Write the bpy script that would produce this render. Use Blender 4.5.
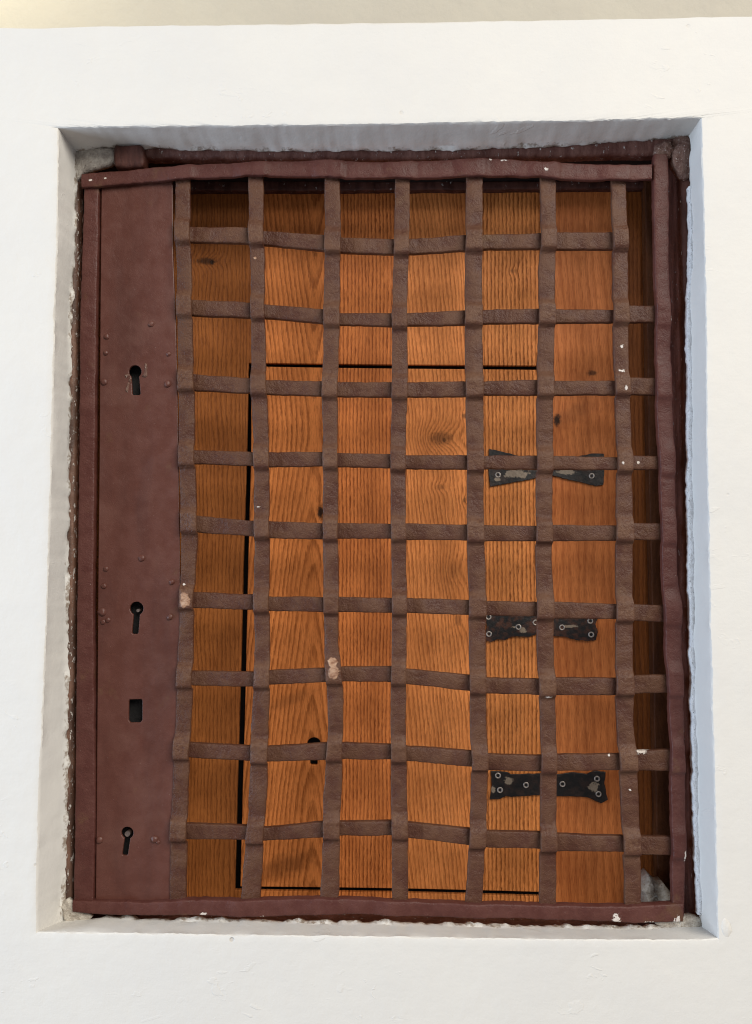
import bpy, bmesh, math, random
from mathutils import Vector, Matrix, noise
random.seed(7)
for o in list(bpy.data.objects): bpy.data.objects.remove(o)
SC = bpy.context.scene
COL = SC.collection

# ------------------------------------------------------------------ camera
W, H, F, D = 752, 1024, 850.0, 0.85
PITCH, YAW, ROLL = map(math.radians, (3.4715, -1.517, 0.0467))
fw = Vector((math.sin(YAW)*math.cos(PITCH), math.cos(YAW)*math.cos(PITCH), math.sin(PITCH)))
rt = fw.cross(Vector((0, 0, 1))).normalized(); up = rt.cross(fw)
rt, up = rt*math.cos(ROLL)+up*math.sin(ROLL), up*math.cos(ROLL)-rt*math.sin(ROLL)
cam_d = bpy.data.cameras.new('camera'); cam = bpy.data.objects.new('camera', cam_d); COL.objects.link(cam)
m = Matrix((rt, up, -fw)).transposed().to_4x4(); m.translation = Vector((0, -D, 0)); cam.matrix_world = m
cam_d.sensor_fit = 'VERTICAL'; cam_d.sensor_height = 24.0; cam_d.lens = 24.0*F/H
cam_d.clip_start = 0.05; cam_d.clip_end = 50
SC.camera = cam
SC.cycles.filter_width = 1.1
SC.render.resolution_x, SC.render.resolution_y = W, H

# ------------------------------------------------------------------ light of the room
wd = bpy.data.worlds.new('World'); SC.world = wd; wd.use_nodes = True
wb = wd.node_tree.nodes['Background']; wb.inputs[0].default_value = (0.98, 0.95, 0.985, 1); wb.inputs[1].default_value = 0.32
def lamp(name, loc, aim, size, power, color, sy=None):
    l = bpy.data.lights.new(name, 'AREA'); l.energy = power; l.color = color
    l.shape = 'RECTANGLE'; l.size = size; l.size_y = sy or size
    o = bpy.data.objects.new(name, l); COL.objects.link(o); o.location = loc
    o.rotation_euler = (Vector(aim)-Vector(loc)).to_track_quat('-Z', 'Y').to_euler()
    return o
lamp('ceiling_light', (2.5, -3.7, 2.8), (0, 0, -0.1), 4.0, 372, (1.0, 0.945, 0.855), 3.0)
lamp('window_light', (-2.7, -0.9, -0.05), (0, 0, -0.05), 1.1, 92, (0.64, 0.79, 1.0), 2.0)
lamp('ledge_lamp', (-0.66, 0.14, 1.02), (-0.62, 0.4, 0.80), 0.10, 0.85, (1.0, 0.88, 0.58))

vs = SC.view_settings
vs.view_transform = 'Standard'; vs.look = 'None'; vs.exposure = 0.0; vs.gamma = 1.0; vs.use_curve_mapping = False

# ------------------------------------------------------------------ helpers
def P(px, py, Y=0.0):
    """point of the plane y=Y that is seen at pixel (px, py)"""
    d = fw*F + rt*(px-W/2) - up*(py-H/2)
    t = (D+Y)/d.y
    return Vector((d.x*t, Y, d.z*t))
def nz(x, y, z=0.0): return noise.noise(Vector((x, y, z)))
def lerp(a, b, t): return a+(b-a)*t
def interp(tab, s):
    """tab: rows (s, v1, v2 ...) sorted by s; smooth-ish linear interpolation"""
    if s <= tab[0][0]: return tab[0][1:]
    for r0, r1 in zip(tab, tab[1:]):
        if s <= r1[0]:
            t = (s-r0[0])/max(1e-6, r1[0]-r0[0])
            return [lerp(a, b, t) for a, b in zip(r0[1:], r1[1:])]
    return tab[-1][1:]
def smooth01(t): t = max(0., min(1., t)); return t*t*(3-2*t)

def link(name, me, mat, parent=None, smooth=True):
    o = bpy.data.objects.new(name, me); COL.objects.link(o)
    if mat and not me.materials: me.materials.append(mat)
    if smooth:
        for p in me.polygons: p.use_smooth = True
    if parent: o.parent = parent; o.matrix_parent_inverse = parent.matrix_basis.inverted()
    return o
def mesh(name, verts, faces, mat, parent=None, smooth=True, sharp=None):
    me = bpy.data.meshes.new(name); me.from_pydata([tuple(v) for v in verts], [], faces); me.update()
    b = bmesh.new(); b.from_mesh(me); bmesh.ops.recalc_face_normals(b, faces=b.faces); b.to_mesh(me); b.free()
    o = link(name, me, mat, parent, smooth)
    if sharp is not None: me.set_sharp_from_angle(angle=math.radians(sharp))
    return o
def frommesh(name, bm, mat, parent=None, smooth=True, sharp=None):
    bmesh.ops.recalc_face_normals(bm, faces=bm.faces)
    me = bpy.data.meshes.new(name); bm.to_mesh(me); bm.free()
    o = link(name, me, mat, parent, smooth)
    if sharp is not None: me.set_sharp_from_angle(angle=math.radians(sharp))
    return o
def thing(name, loc, label, cat, group=None):
    o = bpy.data.objects.new(name, None); COL.objects.link(o); o.location = loc
    o.empty_display_size = 0.05
    o['label'] = label; o['category'] = cat
    if group: o['group'] = group
    return o
def tag(o, label, cat=None, kind=None):
    o['label'] = label
    if cat: o['category'] = cat
    if kind: o['kind'] = kind
    return o

# ------------------------------------------------------------------ node helper
class N:
    def __init__(s, name):
        s.mat = bpy.data.materials.new(name); s.mat.use_nodes = True
        s.t = s.mat.node_tree; s.b = s.t.nodes['Principled BSDF']
        g = s.t.nodes.new('ShaderNodeNewGeometry'); s.pos = g.outputs['Position']; s.nor = g.outputs['Normal']
    def _in(s, sock, v):
        if hasattr(v, 'is_output'): s.t.links.new(v, sock)
        else: sock.default_value = v
    def m(s, op, a, b=0.0, c=0.0, clamp=False):
        n = s.t.nodes.new('ShaderNodeMath'); n.operation = op; n.use_clamp = clamp
        for i, v in enumerate((a, b, c)): s._in(n.inputs[i], v)
        return n.outputs[0]
    def add(s, a, b): return s.m('ADD', a, b)
    def sub(s, a, b): return s.m('SUBTRACT', a, b)
    def mul(s, a, b): return s.m('MULTIPLY', a, b)
    def xyz(s, v=None):
        n = s.t.nodes.new('ShaderNodeSeparateXYZ'); s.t.links.new(v or s.pos, n.inputs[0]); return n.outputs
    def vec(s, x, y, z):
        n = s.t.nodes.new('ShaderNodeCombineXYZ')
        for i, v in enumerate((x, y, z)): s._in(n.inputs[i], v)
        return n.outputs[0]
    def scale(s, v, sc, off=(0, 0, 0)):
        n = s.t.nodes.new('ShaderNodeMapping'); s.t.links.new(v, n.inputs[0]); n.inputs['Scale'].default_value = sc; n.inputs['Location'].default_value = off
        return n.outputs[0]
    def noise(s, v, scale=1.0, detail=3, rough=0.55, dist=0.0, color=False):
        n = s.t.nodes.new('ShaderNodeTexNoise'); s.t.links.new(v, n.inputs['Vector'])
        n.inputs['Scale'].default_value = scale; n.inputs['Detail'].default_value = detail; n.inputs['Roughness'].default_value = rough; n.inputs['Distortion'].default_value = dist
        return n.outputs['Color' if color else 'Fac']
    def voro(s, v, scale=1.0, feat='F1', rnd=1.0):
        n = s.t.nodes.new('ShaderNodeTexVoronoi'); n.feature = feat; s.t.links.new(v, n.inputs['Vector']); n.inputs['Scale'].default_value = scale; n.inputs['Randomness'].default_value = rnd
        return n.outputs
    def step(s, v, lo, hi, a=0.0, b=1.0):
        n = s.t.nodes.new('ShaderNodeMapRange'); n.interpolation_type = 'SMOOTHSTEP'
        s._in(n.inputs[0], v)
        for i, q in enumerate((lo, hi, a, b)): s._in(n.inputs[i+1], q)
        return n.outputs[0]
    def mix(s, f, a, b, mode='MIX'):
        n = s.t.nodes.new('ShaderNodeMix'); n.data_type = 'RGBA'; n.blend_type = mode
        s._in(n.inputs[0], f)
        for i, v in ((6, a), (7, b)): s._in(n.inputs[i], v if hasattr(v, 'is_output') else (*v, 1))
        return n.outputs[2]
    def ramp(s, v, stops, interp='LINEAR'):
        n = s.t.nodes.new('ShaderNodeValToRGB'); s.t.links.new(v, n.inputs[0]); r = n.color_ramp; r.interpolation = interp
        while len(r.elements) < len(stops): r.elements.new(0.5)
        for e, (p, c) in zip(r.elements, stops): e.position = p; e.color = (*c, 1)
        return n.outputs[0]
    def bump(s, h, dist, strength=1.0, normal=None):
        n = s.t.nodes.new('ShaderNodeBump'); s._in(n.inputs['Height'], h); n.inputs['Distance'].default_value = dist; n.inputs['Strength'].default_value = strength
        if normal: s.t.links.new(normal, n.inputs['Normal'])
        return n.outputs[0]
    def out(s, color=None, rough=None, normal=None, spec=None, metal=None, coat=None):
        for k, v in (('Base Color', color), ('Roughness', rough), ('Normal', normal), ('Specular IOR Level', spec), ('Metallic', metal), ('Coat Weight', coat)):
            if v is not None: s._in(s.b.inputs[k], (*v, 1) if isinstance(v, tuple) else v)
        return s.mat
    def spots(s, pts, wob=0.35, freq=400):
        """mask of small chips: pts = (world point, rx, rz)"""
        tot = None
        n = s.noise(s.pos, freq, 3, 0.6)
        X, Y, Z = s.xyz()
        for p, rx, rz in pts:
            dx = s.mul(s.sub(X, p.x), 1/rx); dz = s.mul(s.sub(Z, p.z), 1/rz)
            d = s.add(s.m('SQRT', s.add(s.mul(dx, dx), s.mul(dz, dz))), s.mul(s.sub(n, 0.5), wob*4))
            k = s.step(d, 0.75, 1.05, 1.0, 0.0)
            tot = k if tot is None else s.m('MAXIMUM', tot, k)
        return tot

# depths (metres behind the face of the white wall)
Y_REV, Y_FR, Y_G, Y_W = 0.042, 0.045, 0.040, 0.128

# ------------------------------------------------------------------ materials
def plaster_mat():
    n = N('white_limewash')
    fine = n.noise(n.pos, 420, 4, 0.6); mid = n.noise(n.pos, 60, 4, 0.55); low = n.noise(n.pos, 7, 3, 0.5)
    brush = n.noise(n.scale(n.pos, (30, 30, 330)), 1, 4, 0.6)
    v = n.voro(n.scale(n.pos, (1, 1, 1), (.3, .1, .7)), 26)
    pit = n.mul(n.step(v[0], 0.035, 0.07, 1.0, 0.0), n.step(n.noise(n.pos, 9, 2), 0.50, 0.60))
    dab = n.step(n.noise(n.scale(n.pos, (38, 38, 62)), 1, 3, 0.6, 0.6), 0.60, 0.66)
    dabm = n.mul(dab, n.step(n.noise(n.scale(n.pos, (1, 1, 1), (3, 1, 2)), 8, 2), 0.50, 0.62))
    col = n.mix(n.step(low, 0.35, 0.68), (0.622, 0.606, 0.565), (0.602, 0.589, 0.556))
    col = n.mix(n.step(mid, 0.3, 0.75, 0.0, 0.25), col, (0.585, 0.568, 0.535))
    col = n.mix(n.mul(pit, 0.55), col, (0.42, 0.37, 0.31))
    # grime and bared render where the plaster meets the old frame
    X, Y, Z = n.xyz()
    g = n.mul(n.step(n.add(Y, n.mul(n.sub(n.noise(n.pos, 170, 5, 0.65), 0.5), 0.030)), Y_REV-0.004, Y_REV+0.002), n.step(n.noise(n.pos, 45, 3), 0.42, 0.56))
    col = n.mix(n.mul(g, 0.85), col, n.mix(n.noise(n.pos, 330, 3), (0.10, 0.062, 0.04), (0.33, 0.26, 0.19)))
    h = n.add(n.add(n.mul(mid, 0.34), n.mul(fine, 0.06)), n.add(n.mul(brush, 0.04), n.sub(n.mul(dabm, 0.12), n.mul(pit, 0.5))))
    h = n.add(h, n.mul(low, 1.2))
    return n.out(col, 0.62, n.bump(h, 0.0022, 0.75), 0.35)
def cream_mat():
    n = N('cream_wall_paint')
    low = n.noise(n.pos, 5, 4); mid = n.noise(n.pos, 40, 4)
    col = n.mix(n.step(low, 0.3, 0.7), (0.46, 0.43, 0.355), (0.43, 0.40, 0.335))
    return n.out(col, 0.7, n.bump(n.add(mid, n.mul(low, 2)), 0.003, 0.6), 0.3)

CHIPS_TAN = [(186, 600, 5.5, 8), (333, 662, 5, 5), (334, 672, 6, 7), (255, 258, 1.8, 1.6)]
CHIPS_WHITE = [(622, 346, 2, 1.5), (622, 371, 3.2, 1.4), (625, 389, 1.4, 3), (642, 752, 6, 2.4), (490, 161, 1.6, 1), (503, 162, 3, 1), (545, 172, 2.2, 1.5),
               (622, 463, 1.6, 1.6), (639, 462, 1.5, 1.5), (548, 697, 3.5, 1.2), (615, 917, 3.4, 5), (258, 507, 1.6, 1), (184, 584, 1.2, 1.6), (250, 162, 2, .9),
               (106, 180, 2, .9), (92, 182, 2.4, 1), (676, 920, 3, 5), (648, 921, 5, 1.5), (263, 916, 8, 1.6), (205, 912, 3, 1.4), (671, 320, 1.4, 3), (684, 855, 1.2, 5), (610, 756, 1.2, 1.2), (630, 790, 1.2, 1.2)]
def iron_mat(name, ca, cb, bumpd=0.0016, specks=0.5, seed=0.0, spec=0.20, rough=(.36, .52), fine=0.36, stain=0.0):
    n = N(name)
    p = n.scale(n.pos, (1, 1, 1), (seed, seed*.7, seed*.3))
    a = n.noise(p, 55, 4, 0.6); f = n.noise(p, 330, 3, 0.6); v = n.noise(p, 900, 2, 0.5); sp = n.noise(p, 700, 2, 0.5)
    col = n.mix(n.step(a, 0.32, 0.68), ca, cb)
    col = n.mix(n.step(f, 0.50, 0.75, 0.0, 0.35), col, tuple(c*1.25 for c in cb))
    rust = n.step(n.noise(p, 24, 5, 0.65), 0.60, 0.74, 0.0, 0.55)
    col = n.mix(rust, col, (0.115, 0.060, 0.030))
    wa = n.t.nodes.new('ShaderNodeAttribute'); wa.attribute_name = 'wear_highlight'
    col = n.mix(n.mul(wa.outputs['Fac'], n.step(f, 0.30, 0.62, 0.12, 0.70)), col, (0.128, 0.066, 0.038))  # worn tan paint plus a highlight painted on the crossings' upper slopes
    s = n.mul(n.step(sp, 0.755, 0.79), specks)
    col = n.mix(s, col, (0.55, 0.47, 0.42))
    k = n.spots([(P(x, y, Y_G), rx*.00106, rz*.00106) for x, y, rx, rz in CHIPS_TAN], 0.30, 150)
    kc = n.ramp(n.noise(n.scale(n.pos, (150, 150, 330)), 1, 3, 0.6), [(0.36, (0.20, 0.10, 0.06)), (0.44, (0.30, 0.17, 0.105)), (0.70, (0.44, 0.29, 0.195))])
    col = n.mix(k, col, kc)
    w = n.spots([(P(x, y, Y_G), rx*.00106, rz*.00106) for x, y, rx, rz in CHIPS_WHITE], 0.8, 420)
    col = n.mix(n.mul(w, 0.8), col, (0.72, 0.66, 0.60))
    h = n.add(n.add(n.add(n.mul(a, 1.2), n.mul(n.noise(p, 14, 2), 4.0)), n.mul(f, fine)), n.add(n.mul(v, 0.24), n.mul(n.m('MAXIMUM', k, w), 0.25)))
    if stain:
        st = n.noise(n.scale(p, (26, 26, 5)), 1, 4, 0.6)
        col = n.mix(n.step(st, 0.46, 0.70, 0.0, stain), col, (0.042, 0.016, 0.013))
        col = n.mix(n.step(n.noise(p, 19, 4, 0.6), 0.52, 0.72, 0.0, stain), col, (0.135, 0.062, 0.046))
    return n.out(col, n.step(a, 0.3, 0.7, *rough), n.bump(h, bumpd, 0.9), spec)
def oldwood_mat(name, ca, cb, flakes, spec=0.3):
    n = N(name)
    a = n.noise(n.scale(n.pos, (90, 90, 14)), 1, 5, 0.65); b = n.noise(n.pos, 120, 5, 0.7)
    col = n.mix(n.step(a, 0.35, 0.68), ca, cb)
    fl = n.step(n.noise(n.scale(n.pos, (260, 260, 120)), 1, 5, 0.7), 0.66-flakes*.2, 0.70-flakes*.2)
    col = n.mix(n.mul(fl, 0.8), col, (0.62, 0.57, 0.52))
    return n.out(col, n.step(b, 0.3, 0.7, 0.38, 0.65), n.bump(n.add(n.mul(a, 0.6), n.add(b, n.mul(fl, .4))), 0.0016, 0.8), spec)
def mortar_mat(name, ca, cb, cc):
    n = N(name)
    b = n.noise(n.pos, 110, 5, 0.7); c = n.noise(n.pos, 420, 4, 0.65)
    col = n.mix(n.step(b, 0.38, 0.62), ca, cb); col = n.mix(n.step(c, 0.58, 0.70), col, cc)
    return n.out(col, 0.75, n.bump(n.add(b, n.mul(c, 0.4)), 0.003, 0.9), 0.3)
def plain(name, col, rough=0.5, metal=0.0, nsc=300, amt=0.5):
    n = N(name); f = n.noise(n.pos, nsc, 4, 0.65)
    c = n.mix(n.step(f, 0.35, 0.7), tuple(x*(1-amt*.5) for x in col), tuple(x*(1+amt*.5) for x in col))
    return n.out(c, rough, n.bump(f, 0.001, 0.6), 0.4, metal)

def oak_mat(name, light, dark, per=4.0, slope=0.0, xc=None, apex=None, amp=1.0, fig=0.85, knots=(), seed=0.0, smudge=(), bare=0.0):
    """sawn oak: rings as lines of constant u; xc/apex (pixels) make cathedral arches; knots (px,py,rx,ry,push,dark)"""
    n = N(name)
    X, Y, Z = n.xyz()
    x = n.mul(X, 1000.0); z = n.mul(Z, 1000.0)
    pv = n.vec(x, seed*37.0, z)
    w1 = n.noise(n.scale(pv, (0.020, 1, 0.0045)), 1, 2, 0.5); w2 = n.noise(n.scale(pv, (0.11, 1, 0.022), (seed, 0, 0)), 1, 3, 0.6)
    w3 = n.noise(n.scale(pv, (0.7, 1, 0.17)), 1, 2, 0.6)
    xx = x
    if xc is not None:
        pc = P(xc, apex, Y_W)*1000
        dx = n.sub(x, pc.x); dz = n.sub(z, pc.z)
        xx = n.sub(n.m('SQRT', n.add(n.mul(dx, dx), 70.0)), n.mul(n.m('SQRT', n.add(n.mul(dz, dz), 900.0)), 0.115))
    u = n.add(n.add(xx, n.mul(z, slope)), n.add(n.mul(n.sub(w1, 0.5), 22*amp), n.add(n.mul(n.sub(w2, 0.5), 5.0*amp), n.mul(n.sub(w3, 0.5), 2.7))))
    kd = None
    for kx, ky, rx, ry, push, dk in knots:
        q = P(kx, ky, Y_W)*1000
        a = n.mul(n.sub(x, q.x), 1/rx); b = n.mul(n.sub(z, q.z), 1/ry)
        d2 = n.add(n.mul(a, a), n.mul(b, b))
        e = n.m('EXPONENT', n.mul(d2, -0.35))
        u = n.add(u, n.mul(e, push))
        d = n.add(n.m('SQRT', d2), n.mul(n.sub(n.noise(n.scale(pv, (0.3, 1, 0.22)), 1, 4, 0.7), 0.5), 1.6))
        kk = n.mul(n.step(d, 0.35, 1.1, 1.0, 0.0), dk)
        kd = kk if kd is None else n.m('MAXIMUM', kd, kk)
    ph = n.m('FRACT', n.mul(u, 1.0/per))
    line = n.ramp(ph, [(0.0, (0, 0, 0)), (0.40, (.12,)*3), (0.72, (.95,)*3), (0.86, (1,)*3), (1.0, (0.0,)*3)])
    strength = n.step(n.noise(n.scale(pv, (0.06, 1, 0.016), (5+seed, 0, 2)), 1, 3, 0.6), 0.28, 0.60, 0.55, 1.0)
    broken = n.step(n.noise(n.scale(pv, (1.3, 1, 0.09), (1, 0, 7)), 1, 3, 0.65), 0.36, 0.60, 0.30, 1.0)
    fac = n.m('MULTIPLY', n.mul(line, strength), n.mul(broken, fig*1.1), 0, True)
    pore = n.noise(n.scale(pv, (1.5, 1, 0.075), (9, 0, 1)), 1, 4, 0.7)
    fleck = n.noise(n.scale(pv, (0.9, 1, 0.05), (4, 0, 8+seed)), 1, 3, 0.65)
    tone = n.noise(n.scale(pv, (0.024, 1, 0.011), (2, 0, 5+seed)), 1, 4, 0.6)
    mid = tuple(lerp(a, b, 0.45) for a, b in zip(light, dark))
    col = n.mix(n.step(tone, 0.34, 0.68, 0.0, 0.85), light, mid)
    col = n.mix(n.step(fleck, 0.52, 0.70, 0.0, 0.45), col, tuple(min(.8, c*1.22) for c in light))
    col = n.mix(fac, col, dark)
    col = n.mix(n.step(pore, 0.47, 0.68, 0.0, 0.72), col, dark)
    for sx, sy, rx, ry, dk in smudge:
        q = P(sx, sy, Y_W)*1000
        a = n.mul(n.sub(x, q.x), 1/rx); b = n.mul(n.sub(n.add(z, n.mul(a, -12.0)), q.z), 1/ry)
        d = n.add(n.m('SQRT', n.add(n.mul(a, a), n.mul(b, b))), n.mul(n.sub(n.noise(n.scale(pv, (.12, 1, .12)), 1, 3), .5), 1.0))
        col = n.mix(n.step(d, 0.2, 1.2, dk, 0.0), col, (0.10, 0.030, 0.008))
    if kd is not None: col = n.mix(kd, col, (0.028, 0.012, 0.006))
    h = n.sub(n.mul(pore, -0.35), n.mul(fac, 0.6))
    return n.out(col, n.step(pore, 0.3, 0.7, 0.40, 0.55), n.bump(h, 0.0007, 0.8), 0.14)

M = {}
M['plaster'] = plaster_mat(); M['cream'] = cream_mat()
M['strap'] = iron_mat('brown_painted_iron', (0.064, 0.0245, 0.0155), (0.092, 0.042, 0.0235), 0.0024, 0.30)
M['rail'] = iron_mat('maroon_painted_iron', (0.070, 0.023, 0.018), (0.088, 0.032, 0.025), 0.0015, 0.45, 2.0)
M['plate'] = iron_mat('maroon_sheet_iron', (0.084, 0.028, 0.019), (0.096, 0.034, 0.024), 0.0010, 0.25, 5.0, 0.34, (.32, .46), 0.10, 0.32)
M['frame'] = oldwood_mat('dark_maroon_frame_wood', (0.050, 0.016, 0.011), (0.110, 0.042, 0.030), 0.10)
M['edge'] = oldwood_mat('dark_stained_batten', (0.050, 0.016, 0.006), (0.095, 0.032, 0.011), -0.5, 0.12)
M['frame_head'] = oldwood_mat('worn_maroon_frame_wood', (0.085, 0.030, 0.022), (0.16, 0.075, 0.058), 0.22)
M['frame_flaky'] = oldwood_mat('flaking_frame_wood', (0.060, 0.032, 0.022), (0.17, 0.09, 0.06), 0.45)
M['mortar_grey'] = mortar_mat('grey_mortar', (0.30, 0.27, 0.24), (0.46, 0.43, 0.38), (0.20, 0.16, 0.13))
M['mortar_brown'] = mortar_mat('brown_painted_mortar', (0.095, 0.045, 0.032), (0.17, 0.10, 0.075), (0.48, 0.40, 0.35))
M['mortar_white'] = mortar_mat('pale_plaster', (0.36, 0.32, 0.27), (0.55, 0.51, 0.44), (0.22, 0.15, 0.10))
M['mortar_pale'] = mortar_mat('greyish_plaster', (0.33, 0.28, 0.23), (0.50, 0.46, 0.40), (0.22, 0.15, 0.10))
M['filler'] = mortar_mat('white_filler', (0.56, 0.56, 0.56), (0.64, 0.64, 0.64), (0.20, 0.19, 0.19))
M['black'] = plain('black_iron', (0.012, 0.011, 0.012), 0.42)
M['dark'] = plain('gap_black', (0.016, 0.010, 0.008), 0.8)  # near black, the shade of gaps put into the colour
M['steel'] = plain('worn_steel', (0.42, 0.37, 0.33), 0.45, 0.6)
M['pin'] = plain('dull_pin_iron', (0.11, 0.085, 0.075), 0.6)
M['void'] = plain('keyhole_black', (0.010, 0.009, 0.009), 0.7)  # near black, keyhole darkness put into the colour

# ------------------------------------------------------------------ white wall with the opening
EDGE_T = [(58, 127.5), (100, 127), (150, 126.5), (250, 126), (376, 124.5), (500, 122.5), (600, 120.5), (701, 118)]
EDGE_R = [(701, 118), (704.5, 250), (706, 310), (707, 450), (709.5, 590), (712, 700), (714.7, 805), (717, 900), (718, 938)]
EDGE_B = [(718, 938.5), (700, 940), (600, 940), (450, 938), (300, 936), (180, 934.5), (100, 933), (37, 932)]
EDGE_L = [(37, 932), (37, 880), (38.5, 805), (43, 700), (47.5, 590), (51.5, 450), (54.5, 310), (57, 250), (58, 127.5)]
IN_T = [(75, 150), (110, 146), (150, 147.5), (220, 149.5), (300, 150), (400, 149.5), (500, 147), (560, 145), (620, 141), (689, 136)]
IN_R = [(689, 136), (690, 180), (691, 250), (688.5, 310), (689.5, 400), (689.5, 480), (691, 590), (692.5, 680), (694, 750), (696, 830), (699, 900), (701, 924)]
IN_B = [(701, 926), (650, 926.5), (600, 927.5), (520, 926.5), (450, 924.5), (300, 921.5), (180, 919.5), (110, 918), (62, 921)]
IN_L = [(62, 921), (64, 880), (66, 805), (67, 700), (67.5, 590), (69, 450), (70.5, 310), (74.5, 250), (76, 190), (75, 150)]
def side(tab, n):
    """n points (without the last) evenly along a polyline"""
    L = [0]
    for a, b in zip(tab, tab[1:]): L.append(L[-1]+math.dist(a, b))
    rows = [(l, *p) for l, p in zip(L, tab)]
    return [interp(rows, L[-1]*i/n) for i in range(n)]
NS = (200, 240, 200, 240)
def loop(tabs, Y): return [P(x, y, Y) for t, k in zip(tabs, NS) for x, y in side(t, k)]
E0 = loop((EDGE_T, EDGE_R, EDGE_B, EDGE_L), 0.0)
E2 = loop((IN_T, IN_R, IN_B, IN_L), Y_REV)
cnt = len(E0)
cen = sum(E0, Vector())/cnt
def outward(i):
    k = 0
    for s, q in enumerate(NS):
        if i < k+q: return (Vector((0, 0, 1)), Vector((1, 0, 0)), Vector((0, 0, -1)), Vector((-1, 0, 0)))[s]
        k += q
XO0, XO1, ZB = -1.25, 1.25, -1.15
TOPE = [(-220, 30.5), (0, 27.2), (40, 27.6), (90, 25.6), (150, 24.6), (376, 22), (520, 19.6), (640, 17.6), (752, 15.6), (960, 12.5)]
def ztop(x):
    return interp([(P(a, b, 0).x, P(a, b, 0).z) for a, b in TOPE], x)[0] + 0.0009*nz(x*40, 3.1) + 0.0005*nz(x*130, 8)
OUT = []
for i in range(cnt):
    k = 0
    for s, q in enumerate(NS):
        if i < k+q: t = (i-k)/q; break
        k += q
    if s == 0: x = lerp(XO0, XO1, t); OUT.append(Vector((x, 0, ztop(x))))
    if s == 1: OUT.append(Vector((XO1, 0, lerp(ztop(XO1), ZB, t))))
    if s == 2: OUT.append(Vector((lerp(XO1, XO0, t), 0, ZB)))
    if s == 3: OUT.append(Vector((XO0, 0, lerp(ZB, ztop(XO0), t))))
loops = []
def rim(i, off, Y, jit):
    o = outward(i); p = E0[i]
    j = jit*(nz(p.x*45, p.z*45, 1.7) + 0.6*nz(p.x*150, p.z*150, 4.2))
    q = p + o*(off+j); q.y = Y + 0.0006*nz(p.x*70, p.z*70, 9)
    return q
# corner-safe offset: blend towards OUT instead of a constant normal
def toward_out(i, d):
    p, q = E0[i], OUT[i]; v = q-p; v.y = 0
    return p + v*(d/abs(v.dot(outward(i))))
CUM = [0, NS[0], NS[0]+NS[1], NS[0]+NS[1]+NS[2], cnt]
def corner(i): return min(1.0, min(abs(i-c) for c in CUM)/6.0)
def ring(d, Y, jit, amp=0.0008):
    r = []
    for i in range(cnt):
        p = toward_out(i, d); o = outward(i)
        j = jit*(nz(p.x*45, p.z*45, 1.7) + 0.9*nz(p.x*160, p.z*160, 4.2) + 0.7*nz(p.x*420, p.z*420, 2.1))*corner(i)
        p = p + o*j; p.y = Y + amp*(nz(p.x*60, p.z*60, 9) + .6*nz(p.x*170, p.z*170, 3)); r.append(p)
    return r
outb = [p.copy() for p in OUT]
for p in outb: p.y = 0.42
o2 = [p + Vector((0, 0.0022, 0)) for p in OUT]
o1 = []
for p, i in zip(OUT, range(cnt)):
    v = (E0[i]-p); v.y = 0; o1.append(p + v.normalized()*0.003)
o0 = []
for p, i in zip(OUT, range(cnt)):
    v = (E0[i]-p); v.y = 0; o0.append(p + v.normalized()*0.008)
loops = [outb, o2, o1, o0, ring(0.060, 0, 0, 0), ring(0.040, 0, 0, .0), ring(0.021, 0, 0, 0), ring(0.015, 0, 0, 0), ring(0.008, 0, 0, 0), ring(0.0032, 0.0, .0008, .0003),
         ring(0.0010, 0.0003, .0008, .0002), ring(0.0001, 0.0014, .0008, .0002)]
def blend(t, Y, jit, bulge=0.0):
    r = []
    for i in range(cnt):
        a, b = E0[i], E2[i]; p = a.lerp(b, t); o = outward(i)
        p = p + o*(bulge + corner(i)*jit*(nz(p.x*35, p.z*35, 6.3)+.6*nz(p.x*130, p.z*130, 2.2))); p.y = Y; r.append(p)
    return r
loops += [blend(.06, .004, .0006), blend(.32, .015, .0008), blend(.55, .024, .0010), blend(.78, .033, .0014), blend(.93, .039, .0022)]
last = []
for i in range(cnt):
    p = E2[i].copy(); o = outward(i)
    p += o*(-0.001+corner(i)*(0.0030 if i >= NS[0]+NS[1] else 0.0020)*(nz(p.x*60, p.z*60, 5.3)+.7*nz(p.x*190, p.z*190, 7.7))); p.y = Y_REV+0.001; last.append(p)
loops.append(last)
lb = []
for i in range(cnt): p = last[i] + outward(i)*0.004; p.y = Y_REV+0.012; lb.append(p)
loops.append(lb)
V = [p for L in loops for p in L]; FC = []
for k in range(len(loops)-1):
    for i in range(cnt):
        j = (i+1) % cnt; FC.append((k*cnt+i, k*cnt+j, (k+1)*cnt+j, (k+1)*cnt+i))
wall = mesh('wall', V, FC, M['plaster'], sharp=32)
tag(wall, 'thick white plastered wall around the recessed opening', kind='structure')

# cream wall set back above the white one
v = []; f = []; nx, nzz = 60, 10
for j in range(nzz+1):
    for i in range(nx+1):
        x = lerp(-1.6, 1.6, i/nx); z = lerp(0.35, 1.15, j/nzz)
        v.append((x, 0.40+0.004*nz(x*5, z*5), z))
for j in range(nzz):
    for i in range(nx): a = j*(nx+1)+i; f.append((a, a+1, a+nx+2, a+nx+1))
tag(mesh('upper_wall', v, f, M['cream']), 'cream painted wall set back above the white wall edge', kind='structure')

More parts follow.
